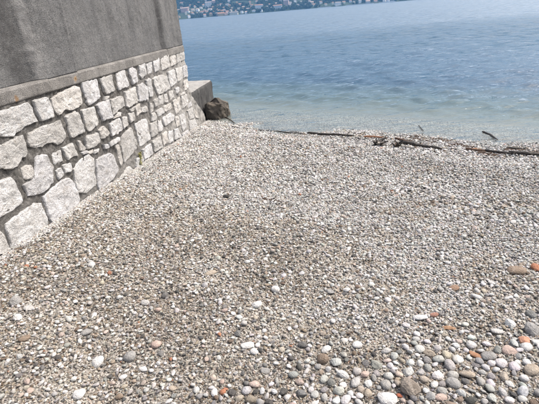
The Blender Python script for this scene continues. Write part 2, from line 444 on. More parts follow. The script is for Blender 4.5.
def stone_mesh(poly, i, proud=None):
    """poly in (s, z): a rough-hewn block face standing out of the mortar"""
    poly = np.array(poly); c = poly.mean(0)
    pts = []
    per = np.linalg.norm(np.roll(poly, -1, 0) - poly, axis=1); tot = per.sum()
    n = int(np.clip(tot / .028, 12, 34))
    cum = np.concatenate([[0], np.cumsum(per)])
    for k in range(n):
        d = tot * k / n; j = int(np.searchsorted(cum, d, side='right') - 1); f = (d - cum[j]) / per[j]
        pts.append(poly[j] * (1 - f) + poly[(j + 1) % len(poly)] * f)
    pts = np.array(pts); size = math.sqrt(tot)
    sm_ = (np.roll(pts, 1, 0) + np.roll(pts, -1, 0)) / 2; pts = pts * .92 + sm_ * .08; pts = c + (pts - c) * (1 + .006 / max(.03, math.sqrt(((pts - c) ** 2).sum(1).mean())))
    pts = pts + rng.normal(0, .0042 * min(1, tot / .5), pts.shape)
    pr = proud if proud is not None else float(rng.uniform(.014, .028)) * min(1, tot / .35 + .3)
    R = math.sqrt(((pts - c) ** 2).sum(1).mean())
    rings = [(1.01, -.035), (1.0, pr * .45), (1 - .004 / R, pr * .85), (1 - .012 / R, pr * 1.0), (.84, pr * 1.04), (.68, pr * 1.06), (.5, pr * 1.08), (.32, pr * 1.1), (.15, pr * 1.1)]
    V = []; 
    for rs, d in rings:
        q = c + (pts - c) * max(rs, .2)
        dd = d + (0 if d < 0 else 1) * (.017 * vnoise(q[:, 0], q[:, 1], .06, 40 + i) + .01 * vnoise(q[:, 0], q[:, 1], .025, 140 + i)) * min(1, R / .06)
        V.append(wall_pt(q[:, 0], q[:, 1], dd))
    cen = wall_pt(c[0], c[1], pr * 1.1)
    V = np.concatenate(V + [cen.reshape(1, 3)])
    org = V.mean(0); Fc = []
    for r in range(len(rings) - 1):
        for k in range(n):
            Fc.append((r * n + k, r * n + (k + 1) % n, (r + 1) * n + (k + 1) % n, (r + 1) * n + k))
    b = (len(rings) - 1) * n
    for k in range(n): Fc.append((b + k, b + (k + 1) % n, len(V) - 1))
    area = .5 * sum(poly[k][0] * poly[(k + 1) % len(poly)][1] - poly[(k + 1) % len(poly)][0] * poly[k][1] for k in range(len(poly)))
    if area < 0: Fc = [f[::-1] for f in Fc]
    me = mesh('stone', V - org, Fc, M_STONE, smooth=False)
    return me, org
si = 0
def add_stone(poly, col=None, proud=None):
    global si
    me, org = stone_mesh(poly, si, proud); si += 1
    o = newobj('stone', me, wall); o.location = to_wall(org)
    c = col or SHC[int(rng.integers(len(SHC)))]; k = float(rng.uniform(.9, 1.06))
    o.color = (c[0] * k, c[1] * k, c[2] * k, 1)
    return o
for line in ST.strip().splitlines():
    poly = [wall_sz(*map(float, t.split(','))) for t in line.split()]
    add_stone(poly)
# courses going on to the left of the photograph
z0 = 1.045
for row in range(5):
    hh = [.2, .22, .19, .24, .22][row]; s = 2.62 - .07 * row + (.1 if row % 2 else 0)
    while s > .3:
        wd = float(rng.uniform(.16, .36)); j = lambda: float(rng.normal(0, .012))
        add_stone([(s - wd + .012 + j(), z0 - hh + .012 + j()), (s - .012 + j(), z0 - hh + .012 + j()), (s - .012 + j(), z0 - .012 + j()), (s - wd + .012 + j(), z0 - .012 + j())])
        s -= wd
    z0 -= hh

# weed in a joint near the foot of the wall
def m_leaf(name, a, b):
    t = NT(name); oi = t.n('NewGeometry').outputs['Random Per Island']
    t.principled(Base_Color=t.ramp(oi, [(.1, a), (.9, b)]), Roughness=.6)
    return t.m
M_MOSS = m_leaf('weed_leaf', (.09, .1, .012), (.3, .27, .05))
def leaf_cloud(n, fn, size, mat, name):
    V = []; Fc = []
    for k in range(n):
        p, nrm = fn(); a = Vector(rng.normal(size=3)).normalized(); a = (a + Vector(nrm) * .8).normalized()
        b = a.orthogonal().normalized(); b = Matrix.Rotation(float(rng.uniform(0, 6.3)), 3, a) @ b; e = a.cross(b); s = size * float(rng.uniform(.5, 1.3)); p = Vector(p)
        i = len(V); V += [p - b * s * .45, p + e * s * .5 + a * s * .2, p + b * s * .45, p - e * s]
        Fc.append((i, i + 1, i + 2, i + 3))
    return mesh(name, V, Fc, mat)
ws, wz = wall_sz(138.6, 173); wt_s, wt_z = wall_sz(138.2, 152)
weed = newobj('weed_plant', None, label='small yellow-green weed growing from a joint at the foot of the stone wall', cat='plant')
base = wall_pt(ws, wz, .02); weed.location = tuple(base)
def weed_pt():
    f = float(rng.uniform()); wv = .034 * (.35 + abs(math.sin(f * 7 + .6)))
    p = wall_pt(ws + (wt_s - ws) * f + float(rng.normal(0, wv * .6)), wz + (wt_z - wz) * f, .02 + abs(float(rng.normal(0, .012)))) - base
    return p, WN
newobj('foliage', leaf_cloud(420, weed_pt, .013, M_MOSS, 'foliage'), weed)
def tube(path, rad, nseg=7, jit=.12, twist=True):
    path = [Vector(p) for p in path]; V = []; Fc = []; n = len(path)
    for k, p in enumerate(path):
        d = (path[min(k + 1, n - 1)] - path[max(k - 1, 0)]).normalized()
        a = d.cross(Vector((.12, .2, 1))).normalized(); b = d.cross(a)
        r = rad[k] if hasattr(rad, '__len__') else rad
        for j in range(nseg):
            t = 2 * math.pi * j / nseg; rr = r * (1 + float(rng.normal(0, jit)))
            V.append(p + a * math.cos(t) * rr + b * math.sin(t) * rr)
    for k in range(n - 1):
        for j in range(nseg): Fc.append((k * nseg + j, k * nseg + (j + 1) % nseg, (k + 1) * nseg + (j + 1) % nseg, (k + 1) * nseg + j))
    Fc.append(tuple(range(nseg))[::-1]); Fc.append(tuple((n - 1) * nseg + j for j in range(nseg)))
    return V, Fc
Vt, Ft = tube([wall_pt(ws + (wt_s - ws) * f, wz + (wt_z - wz) * f, .018) - base for f in np.linspace(0, 1, 6)], [.005, .004, .004, .003, .003, .002], 5)
newobj('stem', mesh('stem', Vt, Ft, M_MOSS), weed)

# ------------------------------------------------------------------ concrete block and rock at the end of the wall
blk = newobj('concrete_block', None, label='low weathered concrete block continuing the seawall towards the water', cat='concrete block')
OFFB = -.09
bo = wall_pt(8.2, -.4, OFFB - .3); blk.location = tuple(bo)
def blk_grid(P): return P - bo
bs = np.linspace(7.36, 9.28, 90); bz = np.linspace(-.75, .3, 50)
Sg, Zg = np.meshgrid(bs, bz, indexing='ij')
Dg = OFFB + .02 * vnoise(Sg, Zg, .3, 51) + .012 * vnoise(Sg, Zg, .08, 52) + .008 * vnoise(Sg, Zg, .03, 53) - .02 * sm(.27, .3, Zg) - .03 * sm(9.2, 9.28, Sg)
Zt = Zg + .012 * vnoise(Sg, Sg * 0, .2, 54) * sm(.2, .3, Zg)
P = wall_pt(Sg, Zt, Dg)
top = []
for dd in np.linspace(0, -1.1, 24)[1:]:
    D2 = OFFB - .02 + dd; zt = .3 + .012 * vnoise(bs, bs * 0, .2, 54) + .008 * vnoise(bs, bs * 0 + dd, .1, 55) + .01
    top.append(wall_pt(bs, zt, np.full_like(bs, D2)))
top = np.stack(top, 1)
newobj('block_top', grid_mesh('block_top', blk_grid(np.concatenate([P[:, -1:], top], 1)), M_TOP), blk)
P2 = P
endc = P2[-1:] + WD * 0.0
P2 = np.concatenate([P2, np.repeat((wall_pt(np.array([9.3]), np.array([-.75]), np.array([OFFB - .5])))[None], P2.shape[1], 1)], 0)
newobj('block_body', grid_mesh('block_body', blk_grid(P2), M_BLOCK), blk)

def rock_mesh(dims, seed, mat, sub=4, planes=9, name='rock'):
    bm = bmesh.new(); bmesh.ops.create_icosphere(bm, subdivisions=sub, radius=1)
    r = np.random.default_rng(seed); V = np.array([v.co for v in bm.verts])
    for _ in range(planes):
        n = r.normal(size=3); n /= np.linalg.norm(n); d = r.uniform(.45, .8)
        V = V - np.clip(V @ n - d, 0, None)[:, None] * n * .92
    V = V + .05 * np.stack([vnoise(V[:, 0] + k, V[:, 1] + V[:, 2], .4, seed + k) for k in range(3)], 1)
    V = V + .03 * np.stack([vnoise(V[:, 0] + k, V[:, 1] * 1.1 + V[:, 2], .15, seed + 5 + k) for k in range(3)], 1)
    V = V * np.array(dims)
    for v, p in zip(bm.verts, V): v.co = p
    me = bpy.data.meshes.new(name); bm.to_mesh(me); bm.free(); me.materials.append(mat)
    me.polygons.foreach_set('use_smooth', [planes < 6] * len(me.polygons))
    return me
rp = at_z(217, 119.5, -.36); SR = float(np.linalg.norm(rp - np.array([0, 0, H]))) / F
rock = newobj('shore_rock', None, label='dark angular rock at the water edge against the concrete block', cat='rock'); rock.location = tuple(rp)
bm = bmesh.new()
for (x_, y_, d_) in [(206.5, 121, 0), (206.5, 106, .02), (218, 98.6, .1), (221.8, 105.5, 0), (219.5, 121.5, -.05), (228, 104.5, .14), (228.6, 110, .12), (224, 121.5, .05), (207, 121, .45), (209, 103, .42), (217, 97.5, .5), (227, 102, .5), (229, 121, .5)]:
    bm.verts.new(((x_ - 217) * SR, d_, (119.5 - y_ - .22 * d_ / SR) * SR))
hull_ = bmesh.ops.convex_hull(bm, input=bm.verts)
bmesh.ops.delete(bm, geom=[v for v in bm.verts if not v.link_faces], context='VERTS')
bmesh.ops.triangulate(bm, faces=bm.faces)
for _ in range(4): bmesh.ops.subdivide_edges(bm, edges=bm.edges, cuts=1, use_grid_fill=True)
for v in bm.verts:
    p_ = v.co; q_ = (p_.x + p_.y * .6, p_.z + p_.y * .5)
    v.co = p_ + Vector([.05 * float(vnoise(q_[0] + k * 3, q_[1], .12, 70 + k)) + .025 * float(vnoise(q_[0] + k * 3, q_[1], .04, 80 + k)) for k in range(3)])
me = bpy.data.meshes.new('rock_body'); bm.to_mesh(me); bm.free(); me.materials.append(M_ROCK)
newobj('rock_body', me, rock)

# ------------------------------------------------------------------ pebbles
def pebble_mesh(seed, ang, mat, name='pebble'):
    bm = bmesh.new(); bmesh.ops.create_icosphere(bm, subdivisions=2, radius=1)
    r = np.random.default_rng(seed); V = np.array([v.co for v in bm.verts])
    for _ in range(int(3 + ang * 7)):
        n = r.normal(size=3); n /= np.linalg.norm(n); d = r.uniform(.5, .92)
        V = V - np.clip(V @ n - d, 0, None)[:, None] * n * (.55 + .4 * ang)
    V = V + .12 * np.stack([vnoise(V[:, 0] + k, V[:, 1] + V[:, 2] * .7, .9, seed + k) for k in range(3)], 1)
    V = V / np.abs(V).max(0) * .5 * np.array([1, r.uniform(.62, .95), r.uniform(.38, .7)])
    for v, p in zip(bm.verts, V): v.co = p
    me = bpy.data.meshes.new(name); bm.to_mesh(me); bm.free(); me.materials.append(mat)
    me.polygons.foreach_set('use_smooth', [ang < .75] * len(me.polygons))
    return me
NV = 14
PM_O = [pebble_mesh(100 + i, [.3, .45, .6, .35, .7, .2, .85, .45, .65, .4, .8, .35, .9, .95][i], M_PEB_O) for i in range(NV)]
PM_I = []
for me in PM_O:
    m2 = me.copy(); m2.materials.clear(); m2.materials.append(M_PEB_I); PM_I.append(m2)

PAL = np.array([[.68, .67, .65], [.57, .565, .55], [.46, .455, .44], [.34, .335, .325], [.2, .195, .19], [.1, .097, .093],
                [.46, .41, .34], [.33, .275, .215], [.5, .42, .37], [.17, .13, .1], [.38, .19, .12]])
def palette(n, wts, r=rng):
    wts = np.array(wts, float); i = r.choice(len(PAL), n, p=wts / wts.sum())
    return PAL[i] * r.uniform(.86, 1.14, (n, 1)) * r.normal(1, .02, (n, 3))
W_PALE = [24, 22, 18, 12, 8, 4, 5, 2.5, 3.5, 1.2, .25]
W_FINE = [11, 13, 14, 15, 13, 10, 7, 7, 3.5, 6, .3]

def coarse(x, y):
    """share of larger stones: a coarse patch in the near foreground and streaks along the shore"""
    q = x * QX + y * QY; t = x * QY - y * QX
    n = vnoise(x, y, .35, 61)
    c = sstep((1.62 + .24 * x + .35 * n - y) / .28) * sstep((x + .42 + .3 * n) / .35)
    st = vnoise(q * 3.2, t * .8, 1., 62) + .5 * vnoise(x, y, .22, 63)
    c2 = sstep((q - 2.3) / 1.5) * sstep((st + .12) / .4) * .55
    c3 = .25 * sstep((vnoise(x, y, .3, 64) - .05) / .3)
    return np.clip(np.maximum(np.maximum(c, c2), c3), 0, 1)
def brown(x, y):
    """brownish fine grit collects on the higher, landward part of the beach"""
    q = x * QX + y * QY
    return np.clip(sstep((3.6 - q) / 2.6) * .75 + .7 * vnoise(x, y, .5, 66) + .5 * vnoise(x, y, .18, 67) , 0, 1)

def inside(x, y, m=.0):
    return (WN[0] * x + WN[1] * y > WK + .02 + m) | (x * WD[0] + y * WD[1] > 9.4)

placed = {}
CS = .05
def clear(x, y, r):
    k = int(math.ceil((r + .04) / CS)); cx, cy = int(x // CS), int(y // CS)
    for i in range(cx - k, cx + k + 1):
        for j in range(cy - k, cy + k + 1):
            for (a, b, rr) in placed.get((i, j), ()):
                if (a - x) ** 2 + (b - y) ** 2 < (r + rr) ** 2: return False
    return True
def put(x, y, r): placed.setdefault((int(x // CS), int(y // CS)), []).append((x, y, r))

def peb(x, y, L, col, label, group=None, name='pebble', v=None, sx=1., flat=1., lift=.22, rz=None):
    v = int(rng.integers(NV)) if v is None else v
    o = newobj(name, PM_O[v], None, label, 'stone', group)
    g = float(ground(x, y)); th = L * .48 * flat
    o.location = (x, y, g + .004 + th * lift)
    o.scale = (L * sx, L, L * flat); o.color = (*col, 1)
    o.rotation_euler = (float(rng.normal(0, .16)), float(rng.normal(0, .16)), float(rng.uniform(0, 6.3)) if rz is None else rz)
    put(x, y, L * .42)
    return o

WH = (.66, .655, .64); LG = (.5, .49, .475); GR = (.33, .325, .315); DG = (.16, .155, .15); TN = (.43, .37, .3); BR = (.27, .21, .16); OR = (.42, .19, .11); PK = (.5, .39, .34); RD = (.42, .14, .08)
# px, py, width in px, colour, x-stretch, flatness, label, angular variant or None
SPOTS = [
 (97.6, 364, 13, WH, 1.1, .9, 'largest bright white pebble in the lower left foreground'),
 (81, 396, 13, WH, 1.0, .9, 'white pebble at the bottom edge, below the largest white pebble on the left'),
 (130, 359, 12, GR, 1.0, 1.2, 'round mid-grey pebble right of the largest white pebble in the lower left'),
 (156.5, 346.5, 11, PK, 1.0, 1.1, 'pale pinkish pebble up and right of the round grey pebble, lower left'),
 (173, 390, 10, TN, 1.3, .8, 'tan flat pebble at the bottom left of the coarse pebble patch'),
 (120, 398, 9, BR, 1.1, 1, 'brown pebble at the bottom edge right of the white pebbles on the left'),
 (17, 303, 11, GR, 1.0, 1.1, 'grey angular stone near the left edge, below the wall foot'),
 (19, 319, 8, WH, 1.0, 1, 'small white pebble under the grey angular stone at the left edge'),
 (30, 309, 10, LG, 1.3, .7, 'flat light grey stone right of the grey angular stone at the left edge'),
 (25, 340, 10, BR, 1.2, .9, 'brown stone near the left edge, lower left foreground'),
 (86, 333.5, 12, GR, 1.2, .7, 'flat grey stone above the largest white pebble in the lower left'),
 (146, 304, 9, LG, 1.0, 1.1, 'light grey blocky pebble in a pale cluster, left of centre'),
 (164.6, 297, 8, DG, 1.0, 1.1, 'dark grey pebble at the edge of the pale cluster, left of centre'),
 (120, 299, 8, WH, 1.0, 1, 'white pebble left of the pale cluster, left of centre'),
 (158.5, 311, 7, PK, 1.0, 1, 'pinkish pebble below the dark grey pebble, left of centre'),
 (91.5, 266, 7, WH, 1.0, 1, 'small white pebble in fine gravel in front of the wall'),
 (144, 370, 9, WH, 1.2, .8, 'white flat pebble just right of the round grey pebble, lower left'),
 (258, 306, 13, WH, 1.1, .9, 'white rounded pebble near the middle of the foreground'),
 (275.5, 291, 10, WH, .9, 1.1, 'upright white pebble up and right of the middle white pebble'),
 (210.5, 274.5, 13, TN, 1.6, .8, 'long curved beige stone left of the middle of the beach'),
 (244, 325, 10, LG, .8, 1, 'pale upright stone below the middle white pebble'),
 (247, 346.5, 14, WH, 1.5, .6, 'long flat white stone above the coarse pebble patch'),
 (247, 263, 7, WH, 1, 1, 'small bright white pebble above the long beige stone'),
 (222.7, 393.6, 6.5, OR, 1, 1.1, 'bright orange pebble near the bottom edge'),
 (222.7, 383, 6, PK, 1, 1, 'pinkish pebble just above the bright orange pebble'),
 (322, 361, 13, BR, 1, 1.15, 'grey-brown round stone in the coarse patch right of centre'),
 (326, 350, 12, WH, 1.2, .8, 'white pebble directly above the grey-brown round stone'),
 (342.6, 376, 13, WH, 1.2, .9, 'white pebble low and right of the grey-brown round stone'),
 (357, 346.5, 10, WH, 1, .9, 'white pebble at the upper right of the coarse patch, right of centre'),
 (346, 291, 8, WH, 1.2, .8, 'small oval white pebble alone, right of the middle of the beach'),
 (330, 293, 11, GR, 1.2, .7, 'flat grey stone left of the small oval white pebble'),
 (265, 372, 10, GR, 1.3, .7, 'flat grey pebble at the top of the coarse patch, bottom centre'),
 (302, 346, 12, DG, 1.3, .8, 'dark grey stone above the coarse patch, centre'),
 (226, 198, 6.5, (.05, .05, .05), 1, 1.2, 'small near-black stone on the upper beach, middle left'),
 (515.5, 272.5, 18, BR, 1.25, .8, 'large brown-grey stone near the right edge, halfway down'),
 (536, 269, 10, OR, 1, .9, 'orange-red brick fragment at the right edge beside the large brown-grey stone'),
 (454.5, 289, 11, (.3, .2, .14), 1.2, .7, 'brown stone left of the large brown-grey stone at the right'),
 (476, 298, 11, WH, 1.2, .8, 'white pebble below the brown stone, right half of the beach'),
 (420, 319, 14, WH, 1.3, .8, 'flat white pebble left of the reddish stones, right half'),
 (434, 316, 9, (.36, .2, .15), 1.2, .8, 'reddish stone touching the flat white pebble, right half'),
 (449, 328.6, 13, (.36, .22, .13), 1.9, .4, 'thin rust-brown sliver of stone, right half of the foreground'),
 (523.6, 341.6, 11, (.52, .28, .19), 1.1, .9, 'orange-pink brick fragment near the right edge, lower right'),
 (531.8, 331.5, 15, GR, .9, 1, 'big grey oval stone at the right edge above the orange-pink brick fragment'),
 (429, 354.6, 11, TN, 1.2, 1, 'tan rounded pebble above the big brown stone, lower right'),
 (475, 356, 12, (.36, .2, .12), 1.5, .6, 'long brown-orange stone in the lower right'),
 (488, 358, 14, GR, 1.2, .8, 'oval grey pebble right of the long brown-orange stone'),
 (410, 390, 20, (.27, .235, .2), 1.05, 1.2, 'biggest brown-grey round stone at the bottom, right of centre'),
 (399.6, 396.5, 6, RD, 1.3, .8, 'small red-orange chip left of the biggest brown-grey stone'),
 (386.6, 400.6, 19, WH, 1.2, .8, 'big white flat stone at the bottom edge beside the biggest brown stone'),
 (452.5, 385.5, 13, GR, 1, 1.1, 'round grey pebble at the bottom right, below the long brown-orange stone'),
 (521.5, 393.6, 12, (.52, .53, .55), 1, 1.1, 'bluish light grey round pebble in the bottom right corner'),
 (466.7, 376, 14, TN, 1.2, .8, 'tan pebble among coarse stones in the lower right'),
 (365, 376, 9, PK, 1, 1, 'pink-grey pebble left of the biggest brown stone, bottom'),
 (509, 352, 13, PK, 1.2, .8, 'pale pink oval pebble below the orange-pink brick fragment'),
 (497, 333, 12, LG, 1.1, .8, 'pale grey pebble left of the big grey oval stone'),
 (531, 372, 14, TN, 1.1, .9, 'beige stone at the right edge of the coarse patch'),
 (440, 399, 12, PK, 1.2, .8, 'pinkish flat stone at the bottom edge, right of the biggest brown stone'),
 (386, 352, 11, LG, 1.2, .9, 'light grey stone above the biggest brown stone, bottom right'),
 (513, 223, 9, LG, 1.3, .8, 'pale flat stone on the upper beach near the right edge'),
 (396, 196, 7, PK, 1.6, .5, 'thin pinkish stone on the upper beach, right of centre'),
 (372, 214, 7, DG, 1.4, .9, 'dark stone on the upper beach, right of centre'),
]
for (px, py, wpx, col, sx, fl, lab) in SPOTS:
    p = hit(px, py); d = float(np.linalg.norm(p - np.array([0, 0, H])))
    L = wpx * d / F / max(sx, 1.) * .98
    ang = 'brick' in lab or 'angular' in lab or 'chip' in lab or 'sliver' in lab
    nm = 'brick_fragment' if 'brick' in lab else ('stone' if 'stone' in lab else 'pebble')
    peb(p[0], p[1], L, col, lab, None, nm, v=(6 if ang else None), sx=sx, flat=fl, rz=float(rng.normal(0, .35)) + (0 if sx >= 1 else 0), lift=.3)

# the other larger pebbles: candidates by size, spread by the coarse map
def in_view(x, y):
    p = np.array([x, y, float(ground(x, y)) - H]); a = p @ np.array(RT); b = p @ np.array(UP); f = p @ np.array(FWD)
    return f > .3 and abs(a / f * F) < 262 and abs(b / f * F) < 198
cnt = 0; tries = 0; loose = []
ZN = [('pale', .45), ('mid-grey', .25), ('dark', .0)]
while cnt < 238 and tries < 60000:
    tries += 1
    x = float(rng.uniform(-1.6, 2.6)); y = float(rng.uniform(1.15, 3.4))
    if not in_view(x, y) or not inside(x, y, .1): continue
    c = float(coarse(np.array([x]), np.array([y]))[0]); nearc = sstep((1.62 + .24 * x - y) / .3) * (x > -.45)
    if rng.uniform() > .02 + .98 * float(nearc) * c + .06 * c: continue
    L = float(rng.uniform(.034, .066)) if nearc > .3 else float(rng.uniform(.03, .048))
    if not clear(x, y, L * .40): continue
    col = palette(1, W_PALE)[0]; br = col.mean()
    tone = 'pale' if br > .4 else ('mid-grey' if br > .24 else 'dark')
    if col[0] > col[2] * 1.3: tone = 'warm brownish'
    pv = np.array([x, y, float(ground(x, y)) - H]); f_ = pv @ np.array(FWD); loose.append((PX + pv @ np.array(RT) / f_ * F, PY - pv @ np.array(UP) / f_ * F, tone))
    if nearc > .3: lab, grp = tone + ' rounded pebble in the coarse patch along the bottom right foreground', tone + ' pebbles of the coarse foreground patch'
    else: lab, grp = tone + ' larger pebble scattered on fine gravel of the open beach', tone + ' pebbles scattered over the beach'
    loose[-1] = (peb(x, y, L, tuple(map(float, col)), lab, grp, lift=.26), *loose[-1]); cnt += 1

MK = {0: 'largest white pebble lower left', 2: 'round grey pebble lower left', 6: 'grey angular stone at the left edge', 11: 'light grey blocky pebble', 17: 'middle white pebble', 19: 'long beige stone', 21: 'long flat white stone', 23: 'bright orange pebble',
      25: 'grey-brown round stone', 29: 'small oval white pebble', 34: 'large brown-grey stone at right', 38: 'flat white pebble at right', 41: 'orange-pink brick fragment', 44: 'long brown-orange stone', 46: 'biggest brown-grey stone', 49: 'round grey pebble bottom right', 50: 'bluish corner pebble', 33: 'small near-black stone', 15: 'small white pebble by the wall'}
relate(loose, [(SPOTS[k][0], SPOTS[k][1], n_) for k, n_ in MK.items()], lambda o, k, s, n: f'{o}{k} pebble {s} the {n}')
# everything smaller: instances on points
def gn_scatter(name, pts, rot, scl, col, idx, meshes, label):
    n = len(pts); me = bpy.data.meshes.new(name); me.vertices.add(n); me.vertices.foreach_set('co', pts.astype(np.float32).reshape(-1))
    for nm, typ, arr, key in (('rot', 'FLOAT_VECTOR', rot, 'vector'), ('scl', 'FLOAT_VECTOR', scl, 'vector'), ('col', 'FLOAT_COLOR', np.concatenate([col, np.ones((n, 1))], 1), 'color'), ('idx', 'INT', idx, 'value')):
        a = me.attributes.new(nm, typ, 'POINT'); a.data.foreach_set(key, (arr.astype(np.int32) if typ == 'INT' else arr.astype(np.float32)).reshape(-1))
    o = newobj(name, me, label=label, kind='stuff')
    g = bpy.data.node_groups.new(name + '_nodes', 'GeometryNodeTree')
    g.interface.new_socket('Geometry', in_out='INPUT', socket_type='NodeSocketGeometry'); g.interface.new_socket('Geometry', in_out='OUTPUT', socket_type='NodeSocketGeometry')
    N = g.nodes.new; gi = N('NodeGroupInput'); go = N('NodeGroupOutput'); inst = N('GeometryNodeInstanceOnPoints'); g2i = N('GeometryNodeGeometryToInstance')
    for k, m_ in enumerate(meshes):
        src = bpy.data.objects.new(name + '_source', m_)
        oi = N('GeometryNodeObjectInfo'); oi.inputs['Object'].default_value = src; oi.inputs['As Instance'].default_value = False
        g.links.new(oi.outputs['Geometry'], g2i.inputs[0])
    def attr(nm, typ):
        a = N('GeometryNodeInputNamedAttribute'); a.data_type = typ; a.inputs['Name'].default_value = nm; return a.outputs['Attribute']
    e2r = N('FunctionNodeEulerToRotation'); g.links.new(attr('rot', 'FLOAT_VECTOR'), e2r.inputs[0])
    g.links.new(gi.outputs[0], inst.inputs['Points']); g.links.new(g2i.outputs[0], inst.inputs['Instance']); inst.inputs['Pick Instance'].default_value = True
    g.links.new(attr('idx', 'INT'), inst.inputs['Instance Index']); g.links.new(e2r.outputs[0], inst.inputs['Rotation']); g.links.new(attr('scl', 'FLOAT_VECTOR'), inst.inputs['Scale'])
    g.links.new(inst.outputs[0], go.inputs[0])
    md = o.modifiers.new('scatter', 'NODES'); md.node_group = g
    return o

A = dict(P=[], R=[], S=[], C=[], I=[])
def emit(x, y, L, col, zoff, tilt):
    n = len(x)
    z = ground(x, y) + zoff
    A['P'].append(np.stack([x, y, z], 1)); A['R'].append(np.stack([rng.normal(0, tilt, n), rng.normal(0, tilt, n), rng.uniform(0, 6.28, n)], 1))
    A['S'].append(np.stack([L * rng.uniform(.85, 1.25, n), L * rng.uniform(.8, 1.1, n), L * rng.uniform(.7, 1.15, n)], 1)); A['C'].append(col); A['I'].append(rng.integers(0, NV, n))

def area(n):
    """uniform points over the part of the beach that shows, with a margin"""
    y = rng.uniform(.2, 10., n); x = rng.uniform(-3., 6.2, n)
    q = x * QX + y * QY
    k = inside(x, y) & (q < 6.7 + 2.2 * rng.uniform(size=n) ** 1.3) & (np.abs(x - .02 * y) < 1.5 + .82 * y) & (q > -1.2)
    return x[k], y[k]
# medium stones, kept apart
x, y = area(190000); c = coarse(x, y); keep = rng.uniform(size=len(x)) < (.38 + .62 * c); x, y, c = x[keep], y[keep], c[keep]
L = .0185 + .034 * rng.power(.42, len(x)) * (.35 + .65 * c) + .0015 * np.clip(np.hypot(x, y) - 2, 0, 4)
ok = np.zeros(len(x), bool); o_ = np.argsort(-L[:]); 
for i in o_[:90000]:
    r = float(L[i]) * .40
    if clear(float(x[i]), float(y[i]), r): ok[i] = True; put(float(x[i]), float(y[i]), r)
x, y, L, c = x[ok], y[ok], L[ok], c[ok]
b = brown(x, y); colP = palette(len(x), W_PALE); colF = palette(len(x), W_FINE); pick = rng.uniform(size=len(x)) < b * .6
emit(x, y, L, np.where(pick[:, None], colF, colP), .004 + L * .5 * rng.uniform(.2, .5, len(x)), .26)
print('medium', len(x))
# small stones
x, y = area(1500000); d = np.hypot(x, y); L0 = np.clip(.0092 + .0025 * (d - 1.2), .0092, .018)
q = x * QX + y * QY
keep = rng.uniform(size=len(x)) < (.0092 / L0) ** 2 * .85; x, y, L0, q = x[keep], y[keep], L0[keep], q[keep]
L = L0 * rng.uniform(.75, 1.45, len(x)); b = brown(x, y)
colP = palette(len(x), W_PALE); colF = palette(len(x), W_FINE); pick = rng.uniform(size=len(x)) < b
col = np.where(pick[:, None], colF, colP) * (1 - .3 * b)[:, None] * np.where(b[:, None] > .3, np.array([1.03, .98, .91]), 1.)
emit(x, y, L, col, L * rng.uniform(-.12, .42, len(x)), .42)
print('small', len(x))
# drifts of fine gravel banked against the foot of the wall
n = 9000; s = rng.uniform(2., 8.2, n); dd = np.abs(rng.normal(0, .05, n)) + .02
P_ = wall_pt(s, s * 0, dd); x, y = P_[:, 0], P_[:, 1]; L = rng.uniform(.009, .02, n)
emit(x, y, L, palette(n, W_PALE), .022 * np.exp(-dd / .05) + L * .2, .5)
gravel = gn_scatter('gravel', np.concatenate(A['P']), np.concatenate(A['R']), np.concatenate(A['S']), np.concatenate(A['C']), np.concatenate(A['I']), PM_I, 'loose small grey and white gravel covering the beach')

# ------------------------------------------------------------------ driftwood on the strand line
def branch(pxs, rad, mat, label, name='driftwood', cat='driftwood', twigs=(), lift=.5, z=None, wob=.01, group=None):
    pts = [hit(*p) if z is None else at_z(p[0], p[1], z) for p in pxs]
    rad = float(rad); path = []
    n = max(6, int(sum(np.linalg.norm(pts[i + 1] - pts[i]) for i in range(len(pts) - 1)) / .04))
    par = np.linspace(0, len(pts) - 1, n)
    A_ = np.array(pts); path = np.stack([np.interp(par, range(len(pts)), A_[:, k]) for k in range(3)], 1)
    wobv = np.cumsum(rng.normal(0, wob * .35, (n, 3)), 0); wobv -= np.linspace(0, 1, n)[:, None] * wobv[-1]; wobv[:, 2] *= .3
    path = path + wobv
    if z is None: path[:, 2] = np.maximum(ground(path[:, 0], path[:, 1]), WATER - .01) + .006 + rad * lift * 2
    org = path[0].copy(); org[2] -= rad
    o = newobj(name, None, None, label, cat, group); o.location = tuple(org)
    rr = rad * (1 - .45 * np.linspace(0, 1, n) ** 1.5) * (1 + .1 * np.sin(np.linspace(0, 7, n) + rng.uniform(0, 6)))
    rr[0] *= .7; rr[-1] *= .5
    V, Fc = tube(path - org, list(rr), 8, .07)
    stem = newobj('stem', mesh('stem', V, Fc, mat), o)
    for (f, dx, dy, dz, r2) in twigs:
        i = int(f * (n - 1)); p0 = path[i] - org; k = np.linspace(0, 1, 6)[:, None]
        tp = p0 + k * np.array([dx, dy, dz]) + k * (1 - k) * rng.normal(0, .03, 3)
        V, Fc = tube(tp, list(r2 * (1 - .7 * k[:, 0])), 6, .12)
        newobj('twig', mesh('twig', V, Fc, mat), stem)
    return o
